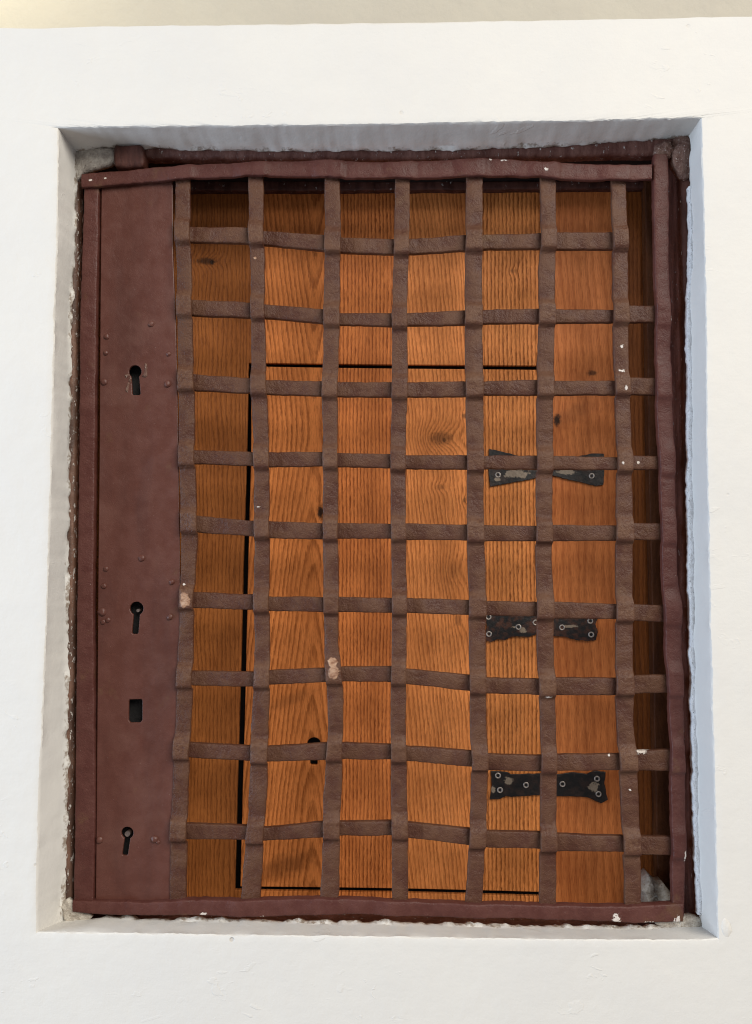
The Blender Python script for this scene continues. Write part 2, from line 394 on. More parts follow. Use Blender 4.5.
# ------------------------------------------------------------------ dark timber frame of the opening
frame = thing('timber_frame', P(380, 925, Y_FR), 'dark maroon timber frame with flaking paint lining the wall opening', 'frame')
FR_T = [(70, 171), (110, 160), (145, 157.5), (200, 158), (300, 158.3), (400, 159), (500, 157.4), (560, 156), (650, 154), (700, 153)]
FR_R = [(679, 120), (680, 200), (681.5, 250), (683.5, 310), (684, 450), (687, 590), (690, 700), (691.5, 760), (694, 850), (697, 930)]
FR_L = [(79, 140), (78.7, 200), (78, 250), (76.2, 310), (75.4, 450), (74, 590), (73, 700), (72, 805), (72, 930)]
FR_B = [(60, 931), (200, 931), (400, 932), (600, 936), (700, 938)]
def frame_member(name, tab, outdir, mat, depth=0.09, width=0.05, jit=0.0010, bevel=0.003, Y0=None):
    Y0 = Y_FR if Y0 is None else Y0
    pts = []
    L = [0]
    for a, b in zip(tab, tab[1:]): L.append(L[-1]+math.dist(a, b))
    rows = [(l, *p) for l, p in zip(L, tab)]; n = int(L[-1]/4)
    V = []; FC = []; o = Vector(outdir)
    for i in range(n+1):
        x, y = interp(rows, L[-1]*i/n); p = P(x, y, Y_FR)
        p = p + o*(jit*(nz(p.x*55, p.z*55, 3.3)+.6*nz(p.x*180, p.z*180, 6)))
        e = 0.0012*nz(p.x*70, p.z*70, 12)
        prof = [(width, 0.0), (bevel*1.6, e), (bevel*.5, bevel*.4+e), (0, bevel*1.3), (0, depth*.5), (0, depth), (width, depth)]
        for a, b in prof: q = p + o*a; q.y = Y0 + b; V.append(q)
    k = len(prof)
    for i in range(n):
        for j in range(k):
            a = i*k+j; b = i*k+(j+1) % k; FC.append((a, b, b+k, a+k))
    FC += [tuple(range(k)), tuple(range(n*k, n*k+k))]
    return mesh(name, V, FC, mat, frame, sharp=50)
frame_member('frame_head', FR_T, (0, 0, 1), M['frame_head'], 0.014)
frame_member('gap_dark_strip', [(x, y-7) for x, y in FR_T], (0, 0, 1), M['dark'], 0.076, 0.04, .001, .003, Y_FR+.0145)  # added near-black strip, painted shade for the gap under the head
frame_member('frame_post', FR_R, (1, 0, 0), M['frame'])
frame_member('frame_post', FR_L, (-1, 0, 0), M['frame_flaky'], 0.012)
frame_member('gap_dark_strip', [(x-10, y) for x, y in FR_L], (-1, 0, 0), M['dark'], 0.078, 0.04, .001, .003, Y_FR+.0125)  # added dark strip that paints the left gap black
frame_member('frame_sill', FR_B, (0, 0, -1), M['frame'])

T = 0.0045
def bump_at(s, centres, half, tail):
    v = 0
    for c in centres:
        d = abs(s-c); v = max(v, 1-smooth01((d-half)/(tail*(2.2 if s < c else .8))))
    return v
def strap(name, tab, vertical, Yf, mat, crossings=(), lift=0.0058, parent=None, thick=T, wob=0.55, half=8.0, tail=4.6, seed=0, stepn=2.0):
    """flat iron bar; tab rows: (s, edge0, edge1) in pixels along / across; lifts towards the room over crossings"""
    s0, s1 = tab[0][0], tab[-1][0]; n = int((s1-s0)/stepn); V = []; FC = []; WK = []
    bv = 0.0011
    for i in range(n+1):
        s = lerp(s0, s1, i/n); a, b = interp(tab, s)
        a += wob*(nz(s*.045, seed, 1)+.8*nz(s*.16, seed, 2)); b += wob*(nz(s*.045, seed, 5)+.8*nz(s*.16, seed, 6))
        if vertical: p, q = P(a, s, Yf), P(b, s, Yf)
        else: p, q = P(s, b, Yf), P(s, a, Yf)
        w = (q-p); L = w.length; w.normalize()
        k = bump_at(s, crossings, half, tail)
        dy = -lift*k + 0.0007*nz(s*.05, seed, 9) + 0.00035*nz(s*.2, seed, 11)
        tw = 0.0006*nz(s*.03, seed, 13)
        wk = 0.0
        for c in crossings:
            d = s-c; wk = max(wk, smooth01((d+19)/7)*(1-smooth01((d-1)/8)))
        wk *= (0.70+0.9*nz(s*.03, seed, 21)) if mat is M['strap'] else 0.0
        prof = [(0, bv), (bv*.35, bv*.3), (bv*1.3, 0), (L*.25, -.0002), (L*.5, -.0003), (L*.75, -.0002), (L-bv*1.3, 0), (L-bv*.35, bv*.3), (L, bv), (L, thick), (0, thick)]
        for c, d in prof:
            r = p + w*c; r.y = Yf + dy + d + tw*(c/L-.5)*2 + 0.0002*nz(r.x*220, r.z*220, seed)
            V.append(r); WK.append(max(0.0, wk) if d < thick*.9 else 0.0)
    k = len(prof)
    for i in range(n):
        for j in range(k):
            a = i*k+j; b = i*k+(j+1) % k; FC.append((a, b, b+k, a+k))
    FC += [tuple(range(k)), tuple(range(n*k, n*k+k))]
    ob = mesh(name, V, FC, mat, parent, sharp=60)
    at = ob.data.attributes.new('wear_highlight', 'FLOAT', 'POINT'); at.data.foreach_set('value', WK)
    return ob

# ------------------------------------------------------------------ lumps
def patch(name, outline, Y, height, mat, seed, parent=None, back=0.006, rough=0.0016, sub=6):
    """lump with its foot on the plane y=Y, bulging towards the room"""
    n = 48; L = [0]; tab = outline+[outline[0]]
    for a, b in zip(tab, tab[1:]): L.append(L[-1]+math.dist(a, b))
    rows = [(l, *p) for l, p in zip(L, tab)]
    edge = [P(*interp(rows, L[-1]*i/n), Y) for i in range(n)]
    c = sum(edge, Vector())/n; V = []; FC = []
    for e in edge: q = e.copy(); q.y = Y+back; V.append(q)
    for k in range(sub):
        t = k/sub
        for e in edge:
            p = e.lerp(c, t)
            hgt = height*math.sqrt(max(0, 1-(1-t)**2.4))*(0.75+0.8*nz(p.x*70+seed, p.z*70, seed))
            p = p + Vector((nz(p.x*200, p.z*200, seed), 0, nz(p.x*200, p.z*200, seed+5)))*rough
            p.y = Y - max(-.001, hgt) - rough*.7*nz(p.x*260, p.z*260, seed+2); V.append(p)
    V.append(Vector((c.x, Y-height, c.z)))
    for k in range(sub):
        for i in range(n): j = (i+1) % n; FC.append((k*n+i, k*n+j, (k+1)*n+j, (k+1)*n+i))
    for i in range(n): FC.append((sub*n+i, sub*n+(i+1) % n, len(V)-1))
    FC.append(tuple(range(n)))
    return mesh(name, V, FC, mat, parent)
tag(patch('mortar_patch', [(73, 152), (84, 147), (100, 147), (115, 148), (117, 160), (110, 165), (96, 169), (84, 173), (76, 182), (73, 170)], Y_FR-.001, 0.004, M['mortar_grey'], 3.0),
    'grey mortar smear in the upper left corner of the opening', 'mortar')
tag(patch('mortar_lump', [(655, 146), (664, 141), (671, 143), (674, 152), (670, 158), (660, 158), (654, 153)], Y_FR-.003, 0.006, M['mortar_brown'], 8.0),
    'small brown mortar lump above the top of the right rail', 'mortar')
tag(patch('mortar_lump', [(673, 139), (682, 134), (692, 137), (693, 155), (692, 172), (686, 181), (678, 176), (671, 165), (671, 150)], Y_FR-.003, 0.007, M['mortar_brown'], 11.0),
    'large flaking brown mortar lump in the upper right corner', 'mortar')
tag(patch('plaster_lump', [(641, 907), (640, 888), (644, 879), (649, 874), (653, 879), (658, 884), (663, 883), (669, 890), (673, 898), (673, 907)], Y_FR+.045, 0.009, M['mortar_pale'], 5.0, None, 0.02, .0012, 9),
    'pale crumbling plaster lump behind the lower right grille corner', 'plaster')
for a, (ol, lab) in enumerate([
        ([(655, 923), (668, 918), (690, 915), (702, 918), (704, 928), (690, 932), (668, 931)], 'white plaster crumbs under the lower right corner of the grille'),
        ([(60, 905), (68, 898), (78, 908), (92, 917), (88, 923), (66, 924)], 'pale plaster fillet under the lower left corner of the grille')]):
    tag(patch('plaster_fillet', ol, Y_REV-.001, 0.0035, M['mortar_white'], 21.0+a*9), lab, 'plaster')
tag(patch('plaster_scab', [(721, 919), (725, 916), (730, 922), (732, 931), (729, 938), (724, 939), (721, 930)], 0.0005, 0.0012, M['plaster'], 31.0, None, 0.002, .0004),
    'raised blister of white plaster outside the lower right corner', 'plaster')

tag(strap('filler_bead', [(186, 689.5, 694), (250, 690, 695.5), (310, 687.5, 695), (400, 688.5, 695.5), (480, 688, 695.5), (590, 689.5, 697), (680, 691.5, 698), (750, 692.5, 699.5), (830, 694.5, 702), (915, 698.5, 705.5)], True, Y_REV-.006, M['filler'], parent=None, thick=0.008, wob=1.5, seed=61),
    'ragged white filler bead along the right side of the dark frame', 'filler')
# brown block at the head of the frame
def block(name, x0, y0, x1, y1, Yf, depth, mat, parent=None, bev=0.003, seed=0):
    a, b = P(x0, y1, Yf), P(x1, y0, Yf)
    bm = bmesh.new(); bmesh.ops.create_cube(bm, size=1)
    for v_ in bm.verts: v_.co = Vector((lerp(a.x, b.x, v_.co.x+.5), lerp(Yf, Yf+depth, v_.co.y+.5), lerp(a.z, b.z, v_.co.z+.5)))
    bmesh.ops.bevel(bm, geom=bm.edges[:], offset=bev, segments=3, affect='EDGES', profile=0.6)
    bmesh.ops.subdivide_edges(bm, edges=[e for e in bm.edges if e.calc_length() > .008], cuts=4, use_grid_fill=True)
    for v_ in bm.verts: p = v_.co; v_.co = p + Vector((nz(p.x*90, p.z*90, seed), nz(p.x*90, p.z*90, seed+3), nz(p.x*90, p.z*90, seed+6)))*0.0016
    return frommesh(name, bm, mat, parent)
block('hinge_block', 113.5, 143.5, 144, 166, 0.034, 0.02, M['frame'], frame, 0.0045, 4)

# ------------------------------------------------------------------ iron grille door
door = thing('iron_grille', P(380, 912, Y_G), 'woven iron strap grille with riveted lock plate, painted brown, hung in the opening', 'grille')

HZ = [  # (x, top, bottom)
 [(176, 226, 241), (191, 226.6, 241.8), (245, 227, 243), (265, 230.6, 244.4), (323, 234.6, 250.5), (343, 237, 252.4), (392, 238.6, 254), (410, 238.6, 253.7), (464, 234.6, 250.5), (483, 234.3, 249), (530, 233.2, 248.4), (557, 231.9, 249), (612, 232, 249), (624, 233, 248)],
 [(178, 299, 315), (193, 299.5, 315.4), (250, 302, 317.5), (265, 304, 318), (323, 308.8, 323), (341, 312.8, 324.7), (391, 312.8, 326), (408, 312.8, 325.5), (464, 310, 324.7), (483, 309.6, 323.4), (530, 308.4, 323), (556, 308.7, 322.8), (612, 309.5, 322.2), (629, 305.5, 322), (664, 305.5, 322)],
 [(180, 373, 389.5), (194, 374, 390.5), (250, 378, 393), (267, 380, 394), (322, 381, 396), (339, 381.8, 396.4), (391, 382, 397), (408, 382, 397), (465, 381, 396.4), (484, 381, 395), (537, 379.5, 395), (554, 380.5, 395), (614, 380.5, 394.6), (630, 377.2, 394.6), (666, 378, 394.6)],
 [(181, 450, 463), (195, 450, 463.7), (253, 451.7, 465.8), (269, 452, 467), (322, 451.7, 466), (338, 453, 467), (390, 453.8, 467.7), (406, 455, 469), (467, 455, 469.5), (484, 455.7, 468.8), (536, 455.3, 469.6), (553, 455.6, 469.6), (617, 457, 469.6), (632, 455.5, 469.6), (668, 456, 469.6)],
 [(183, 515, 531), (197, 515.5, 532.5), (254, 521, 536.4), (270, 521, 538.2), (323, 523, 539.4), (339, 523, 538.6), (391, 523.5, 538.6), (406, 523.5, 539.5), (467, 524.5, 540.4), (484, 525, 541.2), (536, 525.8, 541.2), (554, 524.8, 541.2), (616, 525.5, 540.6), (634, 523, 540), (672, 523, 540)],
 [(181, 591.5, 607.5), (194, 592, 608), (253, 594.6, 610), (270, 596.5, 611), (323, 597, 612), (339, 597, 612), (391, 598, 613), (407, 598, 613), (468, 600, 615), (486, 601, 615.6), (536, 602, 616.4), (554, 601.8, 618.6), (616, 604, 619), (633, 604.5, 621), (674, 605, 622)],
 [(180, 671, 685), (193, 671, 685.6), (254, 672, 687), (270, 670.4, 684.8), (325, 667.8, 682.4), (343, 667, 681.6), (391, 666.4, 682), (406, 668.8, 684), (469, 675, 691), (486, 677.6, 693.6), (538, 679, 695), (555, 677.6, 695.4), (616, 678, 695.4), (633, 675.7, 693.6), (676, 674.4, 692.8)],
 [(176, 742, 757.5), (190, 742.8, 758), (250, 746, 761), (267, 746.5, 762), (327, 743, 760), (342, 742.8, 759.5), (391, 744.6, 759.8), (407, 746, 761), (471, 751, 767), (488, 754, 770.4), (541, 755.8, 771.8), (557, 754.5, 771), (619, 754, 770.4), (636, 750.7, 770.4), (678, 749.4, 771.8)],
 [(173, 823, 839), (188, 823.6, 839.6), (247, 826, 840), (265, 828, 841), (323, 822, 837.7), (340, 822, 836), (391, 821, 836), (408, 822.6, 837.7), (470, 829, 845.7), (486, 831, 847.6), (540, 832.4, 849), (557, 834, 851.5), (622, 836.4, 852), (640, 836.4, 855), (678, 837, 855.5)],
]
VT = [  # (y, left, right)
 [(176, 175.2, 189.8), (237, 175, 190), (262, 176.5, 191), (310, 177, 192), (345, 177.5, 192.5), (385, 178.6, 194), (425, 178.6, 194.5), (460, 179, 194.6), (500, 180, 196), (530, 181.5, 197.5), (560, 180.7, 196), (600, 180, 193.5), (645, 178, 193), (680, 177, 192.4), (720, 175.4, 191), (765, 173.3, 188.7), (800, 172, 187.6), (830, 170.6, 187), (904, 169.3, 185.5)],
 [(172, 247.8, 262.7), (237, 249, 263.7), (262, 250.4, 264.5), (310, 251, 264.5), (345, 251, 265.5), (385, 251, 266), (425, 252.3, 268.3), (460, 254, 269), (500, 253.6, 269), (535, 254.6, 269.6), (570, 254, 269), (605, 253.6, 269), (645, 254.4, 269.8), (685, 254, 269.6), (725, 251, 268), (752, 251, 267.7), (790, 249, 267), (830, 247, 264), (870, 243, 262), (904, 240.6, 259.7)],
 [(172, 324, 339.5), (237, 325, 341), (262, 324, 340), (310, 323.6, 340), (345, 323.3, 339), (392, 321.7, 337.7), (430, 322.8, 337.7), (535, 322.8, 338), (605, 323.6, 339), (645, 324.4, 338), (668, 325.4, 341.4), (690, 327, 343), (725, 328, 343), (752, 326.5, 342), (795, 323.6, 341.6), (830, 323, 339.8), (870, 322, 339.5), (904, 319.6, 338.7)],
 [(174, 395.4, 410.3), (245, 393.8, 409), (280, 392.8, 408), (315, 391.7, 407), (345, 392, 407.7), (388, 391.7, 407.7), (430, 391, 406), (463, 390.4, 405.8), (535, 391, 406), (605, 391.7, 407), (645, 391.7, 406.6), (680, 391, 406.3), (725, 390.6, 405.8), (752, 391, 406.6), (795, 391, 407), (830, 391.7, 408), (904, 392, 408.2)],
 [(172, 466, 483), (240, 465.6, 482.4), (320, 464.8, 482.4), (345, 465, 482.7), (385, 465.6, 483.5), (430, 466.4, 484), (465, 467, 484), (535, 467, 484), (570, 467.8, 485.6), (605, 468.8, 486), (650, 469.2, 486), (725, 470, 486.2), (758, 471.5, 488.5), (800, 471, 487), (835, 469.6, 486), (870, 467.8, 484), (907, 465, 482)],
 [(173, 540, 556), (240, 540.7, 556.6), (270, 539, 555.3), (320, 538.6, 555), (385, 537, 553.7), (460, 536.4, 553), (520, 536, 552.4), (560, 536, 552), (605, 536.4, 554), (650, 537, 554), (683, 538.6, 555.3), (725, 540.4, 556), (760, 541, 557), (845, 540, 556.6), (908, 539, 556.6)],
 [(176, 611, 626), (240, 612.5, 628), (320, 613, 628.5), (380, 614.2, 629), (420, 616, 631.6), (460, 617, 632), (520, 616, 633), (605, 616, 633), (650, 616, 633), (690, 615.7, 633.5), (725, 617, 633.7), (760, 619, 637), (800, 621, 639), (845, 623, 639.8), (880, 625, 641.5), (910, 624.5, 641.5)],
]
RIGHT = [(154, 654.5, 667.5), (158, 653.7, 668), (180, 653.5, 669), (260, 654.8, 669), (320, 656.4, 670.7), (385, 656.4, 671.5), (420, 657.4, 673.4), (460, 659.6, 675), (520, 661.7, 676), (575, 662.6, 677.7), (600, 664, 681), (612, 665, 682), (630, 665.5, 681.5), (650, 666, 682), (683, 668, 683.5), (735, 671, 684.3), (800, 671.5, 685.6), (845, 672.3, 686), (880, 672.3, 685), (918, 673, 684)]
LEFT = [(178, 84.3, 98.5), (255, 82, 97.5), (305, 80, 96), (450, 79, 94.5), (595, 77, 92.8), (805, 75, 94.8), (906, 73.5, 93)]
TOP = [(81.5, 174, 187.4), (97, 172, 186.4), (130, 170, 183.4), (155, 167, 181.4), (175, 166.5, 180), (188, 164.6, 178.7), (245, 162.5, 176), (262, 161.4, 176), (330, 160, 177), (342, 160.6, 178), (395, 162.5, 178), (410, 161, 178.5), (465, 159.3, 176.6), (485, 158, 176), (510, 159, 175.8), (540, 162, 177), (557, 162, 179), (610, 165, 180.5), (627, 165, 180.5), (652, 163.8, 178.7)]
BOT = [(72.5, 901, 912), (100, 901.7, 915), (150, 902.7, 915.7), (185, 900, 915), (240, 901, 917), (262, 900, 917), (320, 899, 915), (345, 899.4, 914), (395, 901.5, 916), (465, 904, 918), (530, 905, 919), (600, 907, 921.5), (650, 905.5, 923), (683, 904, 922)]

def hy(k, x): a, b = interp(HZ[k], x); return (a+b)/2
for k, tab in enumerate(HZ):
    strap('horizontal_strap', tab, False, Y_G+0.0032, M['strap'], seed=20+k, thick=0.0058, parent=door)
vx = []
for k, tab in enumerate(VT):
    xm = (tab[0][1]+tab[0][2])/2
    cr = []
    for j in range(9):
        y = hy(j, xm)
        for _ in range(3):
            a, b = interp(tab, y); y = hy(j, (a+b)/2)
        cr.append(y)
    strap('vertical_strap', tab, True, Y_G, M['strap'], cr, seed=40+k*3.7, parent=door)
    vx.append(((tab[0][1]+tab[0][2])/2, (tab[-1][1]+tab[-1][2])/2))
cr = [hy(j, interp(RIGHT, hy(j, 664))[0]) for j in range(1, 9)]
strap('right_rail', RIGHT, True, Y_G-0.0022, M['rail'], cr, lift=0.0030, seed=71, thick=0.008, half=10, tail=7, parent=door)
strap('left_rail', LEFT, True, Y_G-0.0005, M['rail'], (), seed=73, thick=0.010, parent=door)
strap('top_rail', TOP, False, Y_G-0.0042, M['rail'], [a for a, b in vx], lift=0.0022, seed=75, thick=0.0045, half=9, tail=7, parent=door)
strap('bottom_rail', BOT, False, Y_G-0.0052, M['rail'], [b for a, b in vx], lift=0.0012, seed=77, thick=0.010, half=9, tail=8, wob=.7, parent=door)

# lock plate with real keyholes
YP = Y_G+0.0022
def px_poly(pts): return [P(x, y, YP) for x, y in pts]
def keyhole(cx, cy, r, yb, xb, hw, flare=1.0):
    pts = []
    n = 14; th = math.asin(min(.95, hw/r))
    for i in range(n+1):
        a = -math.pi/2 + th + (2*math.pi-2*th)*i/n        # start right of the slot, go round
        pts.append((cx+r*math.cos(a), cy-r*math.sin(a)))
    return pts + [(xb-hw*flare, yb-1), (xb-hw*flare+1.2, yb), (xb+hw*flare-1.2, yb), (xb+hw*flare, yb-1)]
KH = [keyhole(135, 371.5, 6.3, 395, 136.3, 3.9, 1.05), keyhole(136.5, 608.5, 6.8, 634, 135, 3.2), [(129.2, 699.5), (141.5, 699.2), (142.3, 701), (142.2, 720), (140, 722.5), (130, 722.7), (128.4, 720), (128.6, 702)],
      keyhole(127.2, 833, 6.1, 855.5, 124.8, 2.9)]
OUTL = [(101.5, 183), (136, 181), (172.5, 180), (173, 255), (176, 330), (177.5, 400), (178.5, 470), (179.5, 530), (180.5, 600), (180, 660), (178.5, 700), (176, 745), (174, 800), (172, 850), (171, 903), (95.5, 904), (96.5, 805), (97.3, 700), (98, 595), (99.5, 450), (100.3, 300)]
def holed_plate(name, outer, holes, Yf, thick, mat, parent, smoothpts=None):
    bm = bmesh.new()
    def lp(pts):
        vs_ = [bm.verts.new(p) for p in pts]
        return [bm.edges.new((vs_[i], vs_[(i+1) % len(vs_)])) for i in range(len(vs_))]
    ed = lp(outer)
    for h in holes: ed += lp(h)
    r = bmesh.ops.triangle_fill(bm, edges=ed, use_beauty=True, use_dissolve=False)
    fs = bm.faces[:]
    ex = bmesh.ops.extrude_face_region(bm, geom=fs)
    for g in ex['geom']:
        if isinstance(g, bmesh.types.BMVert): g.co.y += thick
    o = frommesh(name, bm, mat, parent, smooth=False)
    md = o.modifiers.new('bevel', 'BEVEL'); md.width = 0.0007; md.segments = 2; md.limit_method = 'ANGLE'; md.angle_limit = math.radians(50)
    return o
plate = holed_plate('lock_plate', px_poly(OUTL), [px_poly(h) for h in KH], YP, 0.0035, M['plate'], door)
plate['label'] = 'riveted sheet iron lock plate with three keyholes and a square hole'
def dome(name, px, py, r, Yf, hgt, mat, parent):
    c = P(px, py, Yf); bm = bmesh.new()
    bmesh.ops.create_icosphere(bm, subdivisions=3, radius=1)
    for v_ in bm.verts:
        p = v_.co; k = 1+0.18*nz(p.x*1.3+px, p.y*1.3, p.z*1.3+py)
        v_.co = Vector((c.x+p.x*r*k*.00106, Yf+0.0004+p.y*hgt*k, c.z+p.z*r*k*.00106))
    return frommesh(name, bm, mat, parent)
for x, y, r, h in [(106.6, 336.6, 2.6, .0016), (105.8, 353, 2.5, .0015), (104, 382, 3.2, .0017), (151, 324, 3.0, .0017), (168.5, 354, 2.4, .0014), (167.6, 384, 3.4, .0019), (141.7, 558, 3.2, .0016), (106, 569, 2.6, .0016),
                   (104, 586, 2.8, .0016), (102, 612, 4.0, .0020), (108, 620, 2.6, .0015), (172, 582, 2.8, .0018), (170, 617, 3.0, .0018), (103, 622, 2.6, .0015), (99.5, 840, 3.4, .0018), (154.5, 839, 3.4, .0019), (158, 842, 2.0, .0012)]:
    dome('rivet', x, y, r*1.1, YP, h*1.6, M['plate'], plate)
# black boxes added behind the keyholes to darken them; lock pins
for i, (y0, y1) in enumerate([(345, 410), (585, 650), (685, 735), (815, 872)]):
    block('keyhole_dark_box', 108, y0, 162, y1, YP+0.016, 0.03, M['void'], plate, 0.002, i*5)
def pin(px, py, r, Yf):
    c = P(px, py, Yf); bm = bmesh.new()
    bmesh.ops.create_cone(bm, cap_ends=True, segments=16, radius1=r*.00106, radius2=r*.00106, depth=0.024, matrix=Matrix.Translation((c.x, Yf+0.012, c.z)) @ Matrix.Rotation(math.pi/2, 4, 'X'))
    return frommesh('lock_pin', bm, M['pin'], plate, True, 40)
pin(138, 610.5, 1.6, YP+0.004); pin(127.3, 834, 2.6, YP+0.003)
# bright scratches chipped out beside the top keyhole
for ol in ([(124.5, 375), (129, 373.5), (129.5, 376), (126, 378)], [(144.8, 363), (147.2, 364), (147.3, 376), (145.2, 378), (141.5, 376.5), (144.5, 373)], [(125.2, 391), (128, 382), (129.6, 383), (127.6, 392.5)], [(129, 377), (131.5, 378), (131, 382), (128.5, 381)]):
    patch('paint_chip', ol, YP-0.0002, 0.0004, M['mortar_brown'], 3.0, plate, 0.0004, 0.0002, 3)

# ------------------------------------------------------------------ oak boards behind the grille
Lt, Dk = (0.74, 0.246, 0.068), (0.225, 0.058, 0.010)
WM = [
 oak_mat('oak_fixed_left_shaded', (0.42, 0.142, 0.036), (0.115, 0.028, 0.005), 4.6, 0.01, amp=.9, fig=.6, seed=1.0, knots=[(206, 261, 15, 5, 6, .8), (212, 262, 5, 4.5, 5, 1.0)]),  # darker oak; shade beside the lock plate put into the colour
 oak_mat('oak_cathedral', Lt, Dk, 5.2, 0.0, 314, 425, .6, .85, seed=2.0, knots=[(321, 512, 5, 11, 4, 1.0)], smudge=[(285, 866, 40, 16, .6), (290, 700, 30, 8, .3)]),  # black knot stands for a hole, its dark inside painted
 oak_mat('oak_straight', (0.70, 0.222, 0.058), (0.200, 0.045, 0.008), 4.2, 0.0, amp=.45, fig=.95, seed=3.0),
 oak_mat('oak_knotty', (0.78, 0.272, 0.078), Dk, 4.6, 0.085, amp=.9, fig=.75, seed=4.0, knots=[(441, 438, 17, 9, 14, .55), (444, 440, 4, 4, 4, .8), (464, 416, 3, 4, 3, .6), (440, 487, 7, 4, 5, .35), (465, 500, 3, 4, 4, .5), (455, 570, 9, 12, 8, .16), (458, 620, 5, 9, 6, .4)]),
 oak_mat('oak_bold', (0.79, 0.278, 0.078), (0.185, 0.050, 0.008), 4.6, 0.0, amp=.38, fig=1.0, seed=5.0, knots=[(513, 271, 4, 3, 3, .4)]),
 oak_mat('oak_fixed_right', (0.62, 0.202, 0.058), (0.20, 0.038, 0.007), 9.0, 0.02, amp=1.3, fig=.42, seed=6.0, knots=[(592, 373, 7, 4, 3, .75), (557, 420, 5.5, 9, 6, 1.0)], smudge=[(572, 415, 26, 14, .35)]),  # black knot at the left edge is a hole painted dark
 oak_mat('oak_right_shaded', (0.27, 0.082, 0.019), (0.09, 0.022, 0.004), 5.0, 0.0, amp=.6, fig=.6, seed=7.0),  # darker oak; shade by the right frame put into the colour
]
def board(name, pts, mat, parent, holes=(), Y=None, thick=0.006):
    Yw = Y if Y is not None else Y_W
    o = holed_plate(name, [P(x, y, Yw) for x, y in pts], [[P(x, y, Yw) for x, y in h] for h in holes], Yw, thick, mat, parent)
    o.modifiers['bevel'].width = 0.0006
    return o
def lin(x, tab): return interp(tab, x)[0]
CUTL = [(363, 248.4), (460, 246.4), (560, 243.2), (640, 241.4), (725, 239), (790, 237), (890, 234.6)]   # left lip of the saw cut
CUTR = [(366, 251.2), (460, 251), (520, 249.6), (560, 248.2), (640, 246.5), (725, 244.6), (790, 242.6), (890, 240.2)]
TU = [(240, 362.8), (322, 363.9), (391, 364.6), (465, 365.2), (560, 365.8)]      # upper lip of the top cut
TL = [(240, 366.2), (322, 367.6), (391, 368.5), (465, 369), (560, 370)]
BU = [(230, 886.5), (320, 887.3), (391, 888.3), (467, 890), (550, 892.3)]
BL = [(230, 890.4), (320, 891.6), (391, 892.6), (467, 894.4), (550, 896.8)]
ZT, ZB_ = 183, 925      # top and bottom of the panel in pixels, behind the rails
SEAM = [331.5, 399.5, 475.5]
def sx(k, y):  # seams lean a little with the boards
    return {0: lin(y, CUTR), 1: 331.5-.004*(y-366), 2: 399.2, 3: 475.3+.004*(y-366), 4: 545.2+.005*(y-366)}[k]
back = thing('oak_boarding', P(400, 925, Y_W), 'fixed oak boards around the sawn hatch behind the iron grille', 'boarding')
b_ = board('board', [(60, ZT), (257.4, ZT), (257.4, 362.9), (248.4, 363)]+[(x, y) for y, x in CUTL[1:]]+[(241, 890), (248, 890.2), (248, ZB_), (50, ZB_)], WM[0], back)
xs = [257.9, 331.5, 399.2, 475.3, 545.2]
for k in range(4):
    a, b = xs[k]+.25, xs[k+1]-.25
    top = ZT
    board('board', [(a, top), (b, top), (b, lin(b, TU)), (a, lin(a, TU))], WM[k+1], back)
for k in range(4):
    a = (248.4 if k == 0 else sx(k, 900)+.25); b = sx(k+1, 900)-.25
    board('board', [(a, lin(a, BL)), (b, lin(b, BL)), (b, ZB_), (a, ZB_)], WM[k+1], back)
board('board', [(545.7, ZT), (619.4, ZT), (622, 300), (625, 500), (626, 700), (632, ZB_), (548.4, ZB_), (547.5, 880), (545.8, 370)], WM[5], back)
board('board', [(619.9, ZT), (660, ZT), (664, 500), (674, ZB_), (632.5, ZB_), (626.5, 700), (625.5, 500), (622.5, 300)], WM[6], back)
a_, c_ = P(40, 160, Y_W+.03), P(720, 940, Y_W+.03)
bm = bmesh.new(); bmesh.ops.create_cube(bm, size=1, matrix=Matrix.Translation(((a_.x+c_.x)/2, Y_W+.032, (a_.z+c_.z)/2)) @ Matrix.Diagonal((c_.x-a_.x, 0.02, a_.z-c_.z, 1)))
frommesh('gap_dark_sheet', bm, M['dark'], back, False)  # added near-black sheet, makes the gaps between boards dark
# batten across the top of the panel
strap('batten', [(150, 181, 190.5), (300, 181, 190.5), (470, 181, 189.5), (650, 181, 188)], False, Y_W-.010, M['frame'], parent=back, thick=0.0095, seed=88)

strap('batten', [(176, 645, 690), (300, 647, 690), (460, 649, 690), (600, 652, 690), (700, 654, 690), (800, 656, 690), (925, 659, 690)], True, Y_W-.016, M['edge'], parent=back, thick=0.0155, seed=91)

inner = thing('oak_hatch', P(400, 889, Y_W), 'small oak hatch sawn out of the boards, hung on three black hinges', 'hatch')
KEY = keyhole(314, 744.3, 7.0, 765, 313.6, 3.8)
for k in range(4):
    a0, b0 = (.0 if k == 0 else .25), .25
    ys = [460, 560, 640, 725, 790]
    l = [(sx(k, y)+a0, y) for y in ys]; r = [(sx(k+1, y)-b0, y) for y in ys]
    xa, xb = sx(k, 367)+a0, sx(k+1, 367)-b0; xc_, xd = sx(k, 888)+a0, sx(k+1, 888)-b0
    pts = [(xa, lin(xa, TL)), (xb, lin(xb, TL))] + r + [(xd, lin(xd, BU)), (xc_, lin(xc_, BU))] + l[::-1]
    board('board', pts, WM[k+1], inner, [KEY] if k == 0 else ())
block('keyhole_dark_box', 290, 725, 338, 785, Y_W+.019, 0.012, M['void'], inner, 0.001, 3)  # black box added to keep the hatch keyhole dark

